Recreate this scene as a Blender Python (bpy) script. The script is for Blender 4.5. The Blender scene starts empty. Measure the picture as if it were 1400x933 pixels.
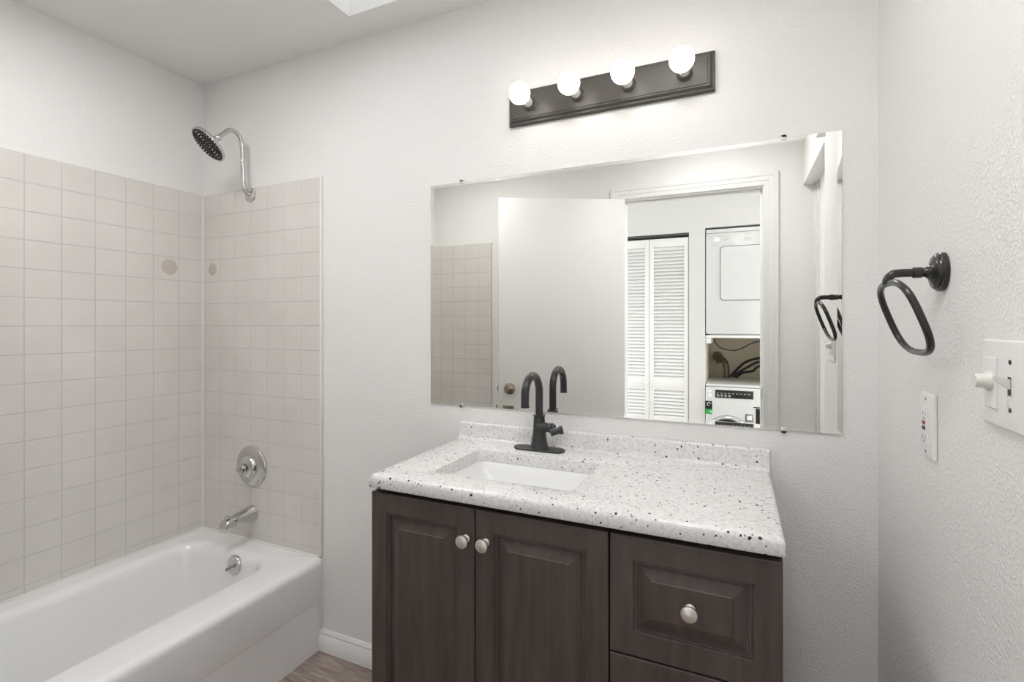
import bpy, bmesh, math, random
from mathutils import Vector, Matrix
random.seed(7)
C = bpy.context.scene.collection
PI = math.pi

# ------------------------------------------------------------------ camera, world, exposure
D = 1.49                     # camera to vanity wall
H = 1.29                     # camera height
cam_d = bpy.data.cameras.new('camera'); cam = bpy.data.objects.new('camera', cam_d); C.objects.link(cam)
cam.location = (0, -D, H)
cam.rotation_euler = (PI/2, 0, math.atan2(308, 680))
cam_d.sensor_width = 36; cam_d.lens = 680/1400*36
cam_d.shift_y = -22.5/1400
cam_d.clip_start = 0.01
bpy.context.scene.camera = cam
vs = bpy.context.scene.view_settings
vs.view_transform = 'Standard'; vs.look = 'None'; vs.gamma = 1; vs.use_curve_mapping = False
vs.exposure = 0.22

SKY = 12.0                   # daylight outside
T_SKYLIGHT, T_FILL_R, T_FILL_L = 0.16, 0.47, 0.40   # how clear each pane is; tints balance the skylight against the added hall windows
BULB = 5.5                   # vanity bulbs
HALL_FILL = 3.0                   # unseen hall ceiling lamp, added as fill
FLAT_FILL = 19.5                  # unseen bathroom ceiling lamps, added as fill
w = bpy.data.worlds.new('world'); bpy.context.scene.world = w; w.use_nodes = True
bg = w.node_tree.nodes['Background']; bg.inputs[0].default_value = (0.93, 0.965, 1.0, 1); bg.inputs[1].default_value = SKY
XL, XR, YF, ZC = -1.493*D, 0.212*D, -1.52, 2.382
SX0, SX1, SY0, SY1 = -1.253, -0.643, -0.735, -0.125     # skylight opening
pl = bpy.data.lights.new('skylight_portal', 'AREA'); pl.shape = 'RECTANGLE'; pl.size = SX1-SX0; pl.size_y = SY1-SY0
pl.cycles.is_portal = True
plo = bpy.data.objects.new('skylight_portal', pl); C.objects.link(plo)
plo.location = ((SX0+SX1)/2, (SY0+SY1)/2, 2.70)
OX0, OX1, OZ = -0.622, 0.125, 2.035        # bathroom doorway
RY = -0.83                                 # where the right wall gives way to the recess
YH = -1.635                                # hall face of the doorway wall
HX0, HX1, YC = -1.75, 1.35, -2.742         # hall ends, closet wall face
WY0, WY1, WZ0, WZ1 = -2.66, -1.72, 0.10, 2.08   # openings of the added windows at the hall ends
for sx, hx in ((1, HX1), (-1, HX0)):
    p_ = bpy.data.lights.new('added_window_portal', 'AREA'); p_.shape = 'RECTANGLE'; p_.size = WZ1-WZ0; p_.size_y = WY1-WY0; p_.cycles.is_portal = True
    po = bpy.data.objects.new('added_window_portal', p_); C.objects.link(po)
    po.location = (hx+0.02*sx, (WY0+WY1)/2, (WZ0+WZ1)/2); po.rotation_euler = (0, PI/2*sx, 0)

# ------------------------------------------------------------------ materials
def mat(name, col, rough=0.5, metal=0.0, spec=0.5, emit=None, coat=0.0):
    m = bpy.data.materials.new(name); m.use_nodes = True
    b = m.node_tree.nodes['Principled BSDF']
    b.inputs['Base Color'].default_value = (*col, 1); b.inputs['Roughness'].default_value = rough
    b.inputs['Metallic'].default_value = metal; b.inputs['Specular IOR Level'].default_value = spec
    b.inputs['Coat Weight'].default_value = coat
    if emit:
        b.inputs['Emission Color'].default_value = (*emit[0], 1); b.inputs['Emission Strength'].default_value = emit[1]
    return m
def nodes(m):
    nt = m.node_tree
    def N(t, **kw):
        n = nt.nodes.new(t)
        for k, v in kw.items(): setattr(n, k, v)
        return n
    return nt, N, nt.links.new, nt.nodes['Principled BSDF']
def add_bump(m, scale, dist, strength=1.0, detail=3.0, ramp=None, stretch=None):
    nt, N, L, b = nodes(m)
    tc = N('ShaderNodeTexCoord'); n = N('ShaderNodeTexNoise'); n.inputs['Scale'].default_value = scale
    n.inputs['Detail'].default_value = detail; n.inputs['Roughness'].default_value = 0.5
    src = tc.outputs['Object']
    if stretch:
        mp = N('ShaderNodeMapping'); mp.inputs['Scale'].default_value = stretch; L(src, mp.inputs[0]); src = mp.outputs[0]
    L(src, n.inputs['Vector'])
    out = n.outputs['Fac']
    if ramp:
        r = N('ShaderNodeValToRGB'); r.color_ramp.elements[0].position = ramp[0]; r.color_ramp.elements[1].position = ramp[1]
        r.color_ramp.interpolation = 'EASE'; L(out, r.inputs[0]); out = r.outputs[0]
    bp = N('ShaderNodeBump'); bp.inputs['Strength'].default_value = strength; bp.inputs['Distance'].default_value = dist
    L(out, bp.inputs['Height']); L(bp.outputs[0], b.inputs['Normal'])
    return m
def mottle(m, c1, c2, scale, stretch=(1, 1, 1), detail=4, lo=0.3, hi=0.7):
    nt, N, L, b = nodes(m)
    tc = N('ShaderNodeTexCoord'); mp = N('ShaderNodeMapping'); mp.inputs['Scale'].default_value = stretch
    n = N('ShaderNodeTexNoise'); n.inputs['Scale'].default_value = scale; n.inputs['Detail'].default_value = detail
    r = N('ShaderNodeValToRGB'); r.color_ramp.elements[0].position = lo; r.color_ramp.elements[1].position = hi
    r.color_ramp.elements[0].color = (*c1, 1); r.color_ramp.elements[1].color = (*c2, 1)
    L(tc.outputs['Object'], mp.inputs[0]); L(mp.outputs[0], n.inputs['Vector']); L(n.outputs['Fac'], r.inputs[0])
    L(r.outputs[0], b.inputs['Base Color'])
    return m

M = {}
M['wall'] = add_bump(mat('wall_paint', (0.86, 0.85, 0.835), 0.46, spec=0.4), 165, 0.0012, 0.5, 2.0, (0.42, 0.64))
M['wall_hall'] = add_bump(mat('hall_paint', (0.70, 0.69, 0.675), 0.5), 150, 0.0007, 0.4, 2.0, (0.40, 0.66))  # greyed in colour to keep the mirrored hall from rendering too bright
M['wall_niche'] = add_bump(mat('niche_paint', (0.88, 0.79, 0.62), 0.6), 150, 0.0015, 0.5, 2.0)
M['ceiling'] = add_bump(mat('ceiling_paint', (0.86, 0.85, 0.83), 0.7), 180, 0.0006, 0.4, 2.0)
M['trim'] = mat('trim_paint', (0.84, 0.835, 0.82), 0.3)
M['door'] = add_bump(mat('door_paint', (0.83, 0.825, 0.81), 0.48, spec=0.4), 60, 0.0006, 0.35, 2.0)
M['tile'] = mottle(mat('tile_glaze', (0.66, 0.62, 0.575), 0.22), (0.70, 0.665, 0.628), (0.75, 0.716, 0.68), 5)
M['grout'] = mat('grout', (0.59, 0.56, 0.53), 0.8)
M['stain'] = mat('residue_stain', (0.55, 0.495, 0.445), 0.5)
M['caulk'] = mat('caulk', (0.80, 0.80, 0.77), 0.4)
M['enamel'] = mat('white_enamel', (0.90, 0.90, 0.895), 0.12, coat=0.3)
M['ceramic'] = mat('sink_ceramic', (0.86, 0.86, 0.85), 0.12)
M['chrome'] = mat('brushed_chrome', (0.62, 0.61, 0.60), 0.16, 1.0)
M['nickel'] = mat('satin_nickel', (0.80, 0.77, 0.73), 0.30, 1.0)
M['bronze_knob'] = mat('aged_bronze', (0.30, 0.25, 0.18), 0.28, 1.0)
M['black'] = add_bump(mat('matte_black_metal', (0.022, 0.022, 0.024), 0.36, 0.0, 0.6), 500, 0.0002, 0.3)
M['gloss_black'] = mat('oil_rubbed_black', (0.016, 0.015, 0.014), 0.25, 0.0, 0.6)
M['bronze'] = mat('dark_bronze_plate', (0.075, 0.070, 0.062), 0.40, 0.2, 0.5)
M['rubber'] = mat('dark_rubber', (0.012, 0.012, 0.012), 0.5)
M['bulb'] = mat('frosted_lit_glass', (1, 1, 1), 0.3, emit=((1.0, 0.94, 0.85), BULB))
M['bulb_neck'] = mat('bulb_collar', (0.85, 0.83, 0.78), 0.35)
M['hall_fill_lamp'] = mat('fill_diffuser', (1, 1, 1), 0.4, emit=((1.0, 0.99, 0.975), HALL_FILL))
M['bath_fill_flat'] = mat('fill_flat_diffuser', (1, 1, 1), 0.4, emit=((1.0, 0.995, 0.99), FLAT_FILL))
M['plastic'] = mat('white_plastic', (0.84, 0.84, 0.82), 0.3)
M['plastic_ivory'] = mat('ivory_plastic', (0.74, 0.75, 0.69), 0.28)
M['slot'] = mat('dark_slot', (0.06, 0.055, 0.05), 0.6)
M['red'] = mat('red_button', (0.42, 0.05, 0.04), 0.4)
M['black_plastic'] = mat('black_plastic', (0.02, 0.02, 0.02), 0.3)
M['appliance'] = mat('appliance_enamel', (0.70, 0.70, 0.69), 0.18, coat=0.2)  # white greyed in colour to offset the strong hall light
M['gap'] = mat('panel_gap', (0.16, 0.155, 0.14), 0.7)
M['print'] = mat('grey_print', (0.45, 0.45, 0.43), 0.5)
M['button_grey'] = mat('button_grey', (0.30, 0.30, 0.29), 0.4)
M['green'] = mat('sticker_green', (0.03, 0.42, 0.10), 0.4)
M['white_ink'] = mat('white_ink', (0.85, 0.85, 0.85), 0.4)
M['steel'] = mat('steel', (0.42, 0.41, 0.39), 0.3, 1.0)
M['pipe'] = mat('tarnished_pipe', (0.17, 0.15, 0.11), 0.4, 0.5)
M['cabinet_in'] = mat('cabinet_shadow_board', (0.025, 0.02, 0.018), 0.7)

m = bpy.data.materials.new('mirror_silver'); m.use_nodes = True
nt = m.node_tree; nt.nodes.remove(nt.nodes['Principled BSDF'])
g = nt.nodes.new('ShaderNodeBsdfGlossy'); g.inputs['Roughness'].default_value = 0.0; g.inputs['Color'].default_value = (0.90, 0.905, 0.875, 1)
nt.links.new(g.outputs[0], nt.nodes['Material Output'].inputs[0]); M['mirror'] = m
for key, tr in (('glass', T_SKYLIGHT), ('glass_r', T_FILL_R), ('glass_l', T_FILL_L)):
    m = bpy.data.materials.new('thin_glass'); m.use_nodes = True
    nt = m.node_tree; nt.nodes.remove(nt.nodes['Principled BSDF'])
    t_ = nt.nodes.new('ShaderNodeBsdfTransparent'); t_.inputs[0].default_value = (math.sqrt(tr),)*3+(1,)     # two faces
    g = nt.nodes.new('ShaderNodeBsdfGlossy'); g.inputs['Roughness'].default_value = 0.02
    x_ = nt.nodes.new('ShaderNodeMixShader'); x_.inputs[0].default_value = 0.04
    nt.links.new(t_.outputs[0], x_.inputs[1]); nt.links.new(g.outputs[0], x_.inputs[2]); nt.links.new(x_.outputs[0], nt.nodes['Material Output'].inputs[0]); M[key] = m

# dark stained cabinet wood: fine vertical grain
m = mottle(mat('espresso_wood', (0.05, 0.036, 0.031), 0.36, spec=0.4), (0.056, 0.042, 0.037), (0.092, 0.072, 0.064), 6, (9, 9, 0.9), 6, 0.28, 0.75)
M['wood'] = m

# quartz top: white ground, grey clouding, black and grey chips
m = mat('speckled_quartz', (0.8, 0.79, 0.78), 0.16, spec=0.5); nt, N, L, b = nodes(m)
tc = N('ShaderNodeTexCoord')
base = N('ShaderNodeTexNoise'); base.inputs['Scale'].default_value = 130; base.inputs['Detail'].default_value = 3
br = N('ShaderNodeValToRGB'); br.color_ramp.elements[0].color = (0.68, 0.665, 0.655, 1); br.color_ramp.elements[1].color = (0.82, 0.81, 0.80, 1)
br.color_ramp.elements[0].position = 0.34; br.color_ramp.elements[1].position = 0.58
L(tc.outputs['Object'], base.inputs['Vector']); L(base.outputs['Fac'], br.inputs[0])
prev = br.outputs[0]
for sc, thr, pick, col in ((230, 0.24, 0.76, (0.50, 0.48, 0.465)), (150, 0.24, 0.80, (0.20, 0.19, 0.19)), (95, 0.22, 0.76, (0.02, 0.02, 0.022)), (60, 0.17, 0.82, (0.012, 0.012, 0.013))):
    v = N('ShaderNodeTexVoronoi'); v.inputs['Scale'].default_value = sc
    wn = N('ShaderNodeTexNoise'); wn.inputs['Scale'].default_value = sc*2.2; wn.inputs['Detail'].default_value = 1
    mx = N('ShaderNodeVectorMath', operation='MULTIPLY_ADD'); L(wn.outputs['Color'], mx.inputs[0])
    mx.inputs[1].default_value = (0.35/sc,)*3; L(tc.outputs['Object'], mx.inputs[2]); L(tc.outputs['Object'], wn.inputs['Vector'])
    L(mx.outputs[0], v.inputs['Vector'])
    sep = N('ShaderNodeSeparateColor'); L(v.outputs['Color'], sep.inputs[0])
    sz = N('ShaderNodeMath', operation='MULTIPLY_ADD'); L(sep.outputs[1], sz.inputs[0]); sz.inputs[1].default_value = thr*0.8; sz.inputs[2].default_value = thr*0.5
    lt = N('ShaderNodeMath', operation='LESS_THAN'); L(v.outputs['Distance'], lt.inputs[0]); L(sz.outputs[0], lt.inputs[1])
    gt = N('ShaderNodeMath', operation='GREATER_THAN'); L(sep.outputs[0], gt.inputs[0]); gt.inputs[1].default_value = pick
    mu = N('ShaderNodeMath', operation='MULTIPLY'); L(lt.outputs[0], mu.inputs[0]); L(gt.outputs[0], mu.inputs[1])
    mix = N('ShaderNodeMix', data_type='RGBA'); L(mu.outputs[0], mix.inputs['Factor']); L(prev, mix.inputs[6]); mix.inputs[7].default_value = (*col, 1)
    prev = mix.outputs[2]
L(prev, b.inputs['Base Color']); M['quartz'] = m

# vinyl plank floor, boards running along x
m = mat('vinyl_plank', (0.2, 0.15, 0.12), 0.38); nt, N, L, b = nodes(m)
tc = N('ShaderNodeTexCoord'); bk = N('ShaderNodeTexBrick'); bk.offset = 0.37; bk.inputs['Scale'].default_value = 1
bk.inputs['Brick Width'].default_value = 1.2; bk.inputs['Row Height'].default_value = 0.18; bk.inputs['Mortar Size'].default_value = 0.0012
bk.inputs['Color1'].default_value = (0.0, 0.0, 0.0, 1); bk.inputs['Color2'].default_value = (1, 1, 1, 1); bk.inputs['Mortar'].default_value = (0, 0, 0, 1)
mp = N('ShaderNodeMapping'); mp.inputs['Scale'].default_value = (1.6, 13, 1)
ns = N('ShaderNodeTexNoise'); ns.inputs['Scale'].default_value = 4.5; ns.inputs['Detail'].default_value = 8; ns.inputs['Distortion'].default_value = 0.9
ad = N('ShaderNodeVectorMath', operation='ADD'); L(tc.outputs['Object'], bk.inputs['Vector'])
sc_ = N('ShaderNodeVectorMath', operation='SCALE'); sc_.inputs['Scale'].default_value = 7.0; L(bk.outputs['Color'], sc_.inputs[0])
L(tc.outputs['Object'], mp.inputs[0]); L(mp.outputs[0], ad.inputs[0]); L(sc_.outputs[0], ad.inputs[1]); L(ad.outputs[0], ns.inputs['Vector'])
r = N('ShaderNodeValToRGB'); r.color_ramp.elements[0].position = 0.3; r.color_ramp.elements[1].position = 0.72
r.color_ramp.elements[0].color = (0.21, 0.155, 0.132, 1); r.color_ramp.elements[1].color = (0.47, 0.385, 0.345, 1)
L(ns.outputs['Fac'], r.inputs[0]); mx = N('ShaderNodeMix', data_type='RGBA'); L(bk.outputs['Fac'], mx.inputs['Factor']); L(r.outputs[0], mx.inputs[6])
mx.inputs[7].default_value = (0.06, 0.045, 0.04, 1); L(mx.outputs[2], b.inputs['Base Color']); M['floor'] = m

# ------------------------------------------------------------------ mesh helpers
class MB:
    def __init__(s): s.bm = bmesh.new()
    def _merge(s, b2, mi):
        for f in b2.faces: f.material_index = mi
        me = bpy.data.meshes.new('tmp'); b2.to_mesh(me); b2.free(); s.bm.from_mesh(me); bpy.data.meshes.remove(me)
    def box(s, x0, x1, y0, y1, z0, z1, bev=0.0, seg=2, mi=0, mtx=None):
        b = bmesh.new(); bmesh.ops.create_cube(b, size=1)
        bmesh.ops.scale(b, vec=(x1-x0, y1-y0, z1-z0), verts=b.verts); bmesh.ops.translate(b, vec=((x0+x1)/2, (y0+y1)/2, (z0+z1)/2), verts=b.verts)
        if bev > 0: bmesh.ops.bevel(b, geom=b.edges[:], offset=bev, segments=seg, profile=0.5, affect='EDGES')
        if mtx: bmesh.ops.transform(b, matrix=mtx, verts=b.verts)
        s._merge(b, mi); return s
    def loft(s, loops, mi=0, cap0=True, cap1=True, closed=False):
        b = bmesh.new(); vv = [[b.verts.new(p) for p in lp] for lp in loops]; n = len(loops[0])
        rng = range(len(vv)) if closed else range(len(vv)-1)
        for i in rng:
            a, c = vv[i], vv[(i+1) % len(vv)]
            for k in range(n):
                b.faces.new((a[k], a[(k+1) % n], c[(k+1) % n], c[k]))
        if not closed:
            if cap0: b.faces.new(list(reversed(vv[0])))
            if cap1: b.faces.new(vv[-1])
        bmesh.ops.remove_doubles(b, verts=b.verts, dist=1e-7)
        bmesh.ops.recalc_face_normals(b, faces=b.faces)
        s._merge(b, mi); return s
    def lathe(s, prof, o, ax, n=32, mi=0, cap0=True, cap1=True):
        o = Vector(o); ax = Vector(ax).normalized()
        u = ax.orthogonal().normalized(); v = ax.cross(u)
        loops = []
        for r, h in prof:
            r = max(r, 1e-5)
            loops.append([o+ax*h+(u*math.cos(2*PI*k/n)+v*math.sin(2*PI*k/n))*r for k in range(n)])
        return s.loft(loops, mi, cap0, cap1)
    def tube(s, pts, rad, n=14, mi=0, closed=False, sx=1.0):
        pts = [Vector(p) for p in pts]; m_ = len(pts)
        rs = rad if isinstance(rad, (list, tuple)) else [rad]*m_
        loops = []; up = None
        for i, p in enumerate(pts):
            if closed: t = (pts[(i+1) % m_]-pts[i-1]).normalized()
            else: t = (pts[min(i+1, m_-1)]-pts[max(i-1, 0)]).normalized()
            if up is None: up = t.orthogonal().normalized()
            up = (up-t*up.dot(t)).normalized(); v = t.cross(up)
            loops.append([p+(up*math.cos(2*PI*k/n)*sx+v*math.sin(2*PI*k/n))*rs[i] for k in range(n)])
        return s.loft(loops, mi, closed=closed)
    def panel(s, u0, u1, v0, v1, prof, place, mi=0):
        # nested rectangular rings; prof = [(inset, height)], place(u, v, h) -> point
        loops = [[place(*q, h) for q in ((u0+i, v0+i), (u1-i, v0+i), (u1-i, v1-i), (u0+i, v1-i))] for i, h in prof]
        return s.loft(loops, mi)
def part(name, mb, mats, parent=None, ang=35, local=False):
    me = bpy.data.meshes.new(name)
    root = parent
    while root is not None and root.parent is not None: root = root.parent
    if root is not None and not local: bmesh.ops.translate(mb.bm, vec=-root.location, verts=mb.bm.verts)
    mb.bm.to_mesh(me); mb.bm.free()
    for k in (mats if isinstance(mats, (list, tuple)) else [mats]): me.materials.append(M[k])
    for p in me.polygons: p.use_smooth = True
    me.set_sharp_from_angle(angle=math.radians(ang))
    o = bpy.data.objects.new(name, me); C.objects.link(o); o.parent = parent
    return o
def thing(name, label, cat, loc, rotz=0, group=None, kind=None):
    o = bpy.data.objects.new(name, None); C.objects.link(o); o.location = loc; o.rotation_euler = (0, 0, rotz)
    o.empty_display_size = 0.05
    if label: o['label'] = label
    if cat: o['category'] = cat
    if group: o['group'] = group
    if kind: o['kind'] = kind
    return o
def struct(name, mb, mats, label, cat, ang=35):
    o = part(name, mb, mats, None, ang); o['kind'] = 'structure'; o['label'] = label; o['category'] = cat; return o
def dup_part(o, parent, off):
    c = o.copy(); C.objects.link(c); c.parent = parent; c.location = o.location+Vector(off)
    for ch in o.children:
        g_ = ch.copy(); C.objects.link(g_); g_.parent = c
    return c
def rrect(x0, x1, y0, y1, r, z, n=6):
    pts = []
    for cx_, cy_, a0 in ((x1-r, y1-r, 0), (x0+r, y1-r, PI/2), (x0+r, y0+r, PI), (x1-r, y0+r, 3*PI/2)):
        for k in range(n+1):
            a = a0+PI/2*k/n; pts.append((cx_+r*math.cos(a), cy_+r*math.sin(a), z))
    return pts
def smooth_path(pts, sub=6):
    P = [Vector(p) for p in pts]; out = []
    for i in range(len(P)-1):
        p0, p1, p2, p3 = P[max(i-1, 0)], P[i], P[i+1], P[min(i+2, len(P)-1)]
        for k in range(sub):
            t = k/sub
            out.append(0.5*((2*p1)+(p2-p0)*t+(2*p0-5*p1+4*p2-p3)*t*t+(3*p1-p0-3*p2+p3)*t**3))
    out.append(P[-1]); return out

# ------------------------------------------------------------------ structure
struct('floor', MB().box(XL-0.1, HX1+0.1, -3.55, 0.1, -0.1, 0), 'floor', 'grey-brown vinyl plank floor', 'floor')
struct('wall_back', MB().box(XL-0.1, XR+0.2, 0, 0.1, 0, 2.5), 'wall', 'textured off-white wall behind the vanity', 'wall')
struct('wall_left', MB().box(XL-0.1, XL, YH, 0, 0, 2.5), 'wall', 'off-white wall along the bathtub', 'wall')
struct('wall_right', MB().box(XR, XR+0.115, RY, 0, 0, 2.5).box(XR, XR+0.115, YF, RY, 2.02, 2.5), 'wall', 'textured off-white wall with towel ring and switches', 'wall')
wf = MB().box(XL, OX0-0.018, YH, YF, 0, 2.5).box(OX1+0.018, XR+0.2, YH, YF, 0, 2.5).box(OX0-0.018, OX1+0.018, YH, YF, OZ+0.018, 2.5)
struct('wall_front', wf, 'wall', 'off-white wall with the doorway, seen in the mirror', 'wall')
cb = MB()
for a in ((XL-0.1, SX0, YF-0.1, 0.1), (SX1, XR+0.2, YF-0.1, 0.1), (SX0, SX1, YF-0.1, SY0), (SX0, SX1, SY1, 0.1)): cb.box(*a, ZC, ZC+0.10)
struct('ceiling', cb, 'ceiling', 'off-white ceiling with a skylight opening', 'ceiling')
# skylight
sky = thing('window_1', 'square skylight with a white shaft in the ceiling', 'skylight', ((SX0+SX1)/2, (SY0+SY1)/2, ZC), kind='structure')
sb = MB()
for a in ((SX0-0.015, SX0, SY0-0.015, SY1+0.015), (SX1, SX1+0.015, SY0-0.015, SY1+0.015), (SX0, SX1, SY0-0.015, SY0), (SX0, SX1, SY1, SY1+0.015)): sb.box(*a, ZC+0.10, 2.72)
part('shaft', sb, 'trim', sky)
fb = MB()
for a in ((SX0-0.015, SX0+0.03, SY0-0.015, SY1+0.015), (SX1-0.03, SX1+0.015, SY0-0.015, SY1+0.015), (SX0+0.03, SX1-0.03, SY0-0.015, SY0+0.03), (SX0+0.03, SX1-0.03, SY1-0.03, SY1+0.015)): fb.box(*a, 2.72, 2.76)
part('window_frame', fb, 'trim', sky)
part('pane', MB().box(SX0+0.028, SX1-0.028, SY0+0.028, SY1-0.028, 2.735, 2.741), 'glass', sky)

# hall behind the doorway (seen in the mirror); unseen end windows added as fill
for nm, hx, sx, gl_, lab in (('2', HX1, 1, 'glass_r', 'tall window at the near end of the hall, opened up for added fill light'), ('3', HX0, -1, 'glass_l', 'tall window at the far end of the hall, opened up for added fill light')):
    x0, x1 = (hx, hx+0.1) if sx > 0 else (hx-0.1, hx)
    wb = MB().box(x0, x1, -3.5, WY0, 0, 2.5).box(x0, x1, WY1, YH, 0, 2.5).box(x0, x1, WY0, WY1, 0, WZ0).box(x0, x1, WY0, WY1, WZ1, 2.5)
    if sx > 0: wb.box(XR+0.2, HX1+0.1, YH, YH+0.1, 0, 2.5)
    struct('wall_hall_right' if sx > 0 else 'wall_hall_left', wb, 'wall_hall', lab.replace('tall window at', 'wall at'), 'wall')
    wi = thing('window_'+nm, lab, 'window', (hx, (WY0+WY1)/2, WZ0), kind='structure')
    xm = hx+0.05*sx
    fw = MB().box(xm-0.02, xm+0.02, WY0, WY0+0.04, WZ0, WZ1).box(xm-0.02, xm+0.02, WY1-0.04, WY1, WZ0, WZ1).box(xm-0.02, xm+0.02, WY0+0.04, WY1-0.04, WZ0, WZ0+0.04).box(xm-0.02, xm+0.02, WY0+0.04, WY1-0.04, WZ1-0.04, WZ1)
    part('window_frame', fw, 'trim', wi)
    part('pane', MB().box(xm-0.003, xm+0.003, WY0+0.038, WY1-0.038, WZ0+0.038, WZ1-0.038), gl_, wi)
struct('ceiling_hall', MB().box(HX0-0.1, HX1+0.1, -3.5, YH, ZC, ZC+0.1), 'ceiling', 'hall ceiling', 'ceiling')
BX0, BX1, BZ = -0.973, -0.353, 2.03          # bifold opening
NX0, NX1, NZ = -0.232, 0.395, 2.056          # laundry niche
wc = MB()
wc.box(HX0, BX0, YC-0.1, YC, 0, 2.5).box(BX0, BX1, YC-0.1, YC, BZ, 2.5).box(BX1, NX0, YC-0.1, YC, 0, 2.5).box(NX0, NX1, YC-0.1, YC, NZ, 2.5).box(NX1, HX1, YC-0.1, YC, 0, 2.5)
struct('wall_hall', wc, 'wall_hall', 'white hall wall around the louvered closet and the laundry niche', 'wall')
wn_ = MB().box(NX0-0.03, NX0, -3.45, YC-0.1, 0, 2.4).box(NX1, NX1+0.03, -3.45, YC-0.1, 0, 2.4).box(HX0, HX1, -3.5, -3.45, 0, 2.4)
wn_.box(NX0, NX1, -3.45, YC-0.1, NZ+0.05, NZ+0.08)
struct('wall_niche', wn_, 'wall_niche', 'beige walls inside the laundry niche', 'wall')

# tile surround
PH, PV = 0.0990, 0.0986; TT = 1.8756; TB = 0.369; G = 0.0013; TH = 0.008
def tiles(u_lines, v_lines, place):
    mb = MB()
    b = bmesh.new(); us, ue, v0, v1 = u_lines[0], u_lines[-1], v_lines[0], v_lines[-1]
    c = [place(us, v0, TH-0.0010), place(ue, v0, TH-0.0010), place(ue, v1, TH-0.0010), place(us, v1, TH-0.0010)]
    bk_ = [place(us, v0, 0.0004), place(ue, v0, 0.0004), place(ue, v1, 0.0004), place(us, v1, 0.0004)]
    V1 = [b.verts.new(p) for p in c]; V0 = [b.verts.new(p) for p in bk_]
    b.faces.new(V1)
    for k in range(4): b.faces.new((V0[k], V0[(k+1) % 4], V1[(k+1) % 4], V1[k]))
    mb._merge(b, 1)
    b = bmesh.new()
    for i in range(len(u_lines)-1):
        for j in range(len(v_lines)-1):
            a0, a1, c0, c1 = u_lines[i]+G, u_lines[i+1]-G, v_lines[j]+G, v_lines[j+1]-G
            if a1-a0 < 0.004 or c1-c0 < 0.004: continue
            rings = []
            for ins, h in ((0, TH-0.0012), (0.0004, TH-0.0004), (0.0013, TH)):
                rings.append([b.verts.new(place(*q, h)) for q in ((a0+ins, c0+ins), (a1-ins, c0+ins), (a1-ins, c1-ins), (a0+ins, c1-ins))])
            for k in range(2):
                for q in range(4): b.faces.new((rings[k][q], rings[k][(q+1) % 4], rings[k+1][(q+1) % 4], rings[k+1][q]))
            b.faces.new(rings[2])
    bmesh.ops.recalc_face_normals(b, faces=b.faces)
    mb._merge(b, 0); return mb
def lines(start, stop, pitch):       # lines from start towards stop, last piece cut
    out = [start]; s_ = 1 if stop > start else -1
    while (stop-out[-1]*1.0)*s_ > pitch+1e-6: out.append(out[-1]+s_*pitch)
    out.append(stop); return sorted(out)
vz = lines(TT, TB, PV)
ul = lines(-0.0115, -1.52, 0.1032); ul[-1] = -0.0085
struct('wall_tile_left', tiles(ul, vz, lambda u, v, h: (XL+h, u, v)), ['tile', 'grout'], 'beige square tiles on the wall along the bathtub', 'wall tile', 4)
xe = -1.508
struct('wall_tile_back', tiles(lines(xe, XL+TH+0.0005, PH), vz, lambda u, v, h: (u, -h, v)), ['tile', 'grout'], 'beige square tiles behind the shower fittings', 'wall tile', 4)
struct('wall_tile_front', tiles(lines(xe, XL+TH+0.0005, PH), lines(1.842, TB, PV), lambda u, v, h: (u, YF+h, v)), ['tile', 'grout'], 'beige square tiles at the foot of the bathtub, seen in the mirror', 'wall tile', 4)
struct('trim_1', MB().box(xe, xe+0.010, -0.0105, 0, 0.369, TT+0.006, 0.003), 'caulk', 'white edge strip beside the back wall tiles', 'tile edge')
struct('trim_2', MB().box(-1.5135, -1.4985, -0.011, 0, 0.086, 0.362, 0.003), 'trim', 'white strip between bathtub apron and baseboard', 'trim')
struct('trim_3', MB().tube([(XL+TH+0.001, -TH-0.001, 0.37), (XL+TH+0.001, -TH-0.001, TT)], 0.0035, 8), 'caulk', 'white caulk line in the tiled corner', 'caulk')
struct('trim_6', MB().tube([(XL+TH+0.001, -TH-0.002, 0.3675), (XL+TH+0.001, YF+TH, 0.3675)], 0.0045, 8).tube([(XL+TH, -TH-0.001, 0.3675), (-1.512, -TH-0.001, 0.3675)], 0.0045, 8), 'caulk', 'white caulk joint between bathtub rim and tiles', 'caulk')
# round residue marks left on the tiles
def stain(name, o, ax, r, label):
    mb = MB().lathe([(r, 0), (r*0.96, 0.0005), (0.0001, 0.0006)], o, ax, 28)
    o_ = part(name, mb, 'stain'); o_['label'] = label; o_['category'] = 'stain'; return o_
stain('residue_stain', (XL+TH, -0.154, H+0.166*D), (1, 0, 0), 0.033, 'round brownish residue mark on the tiles of the long tub wall')
stain('residue_stain', (-1.4427*D, -TH, H+0.167*D), (0, -1, 0), 0.028, 'round brownish residue mark on the tiles beside the shower corner')
stain('residue_stain', (-1.298*D-0.12, YF+TH, H+0.269*D), (0, 1, 0), 0.030, 'small round brown residue mark on the tiles reflected in the mirror')

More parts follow.
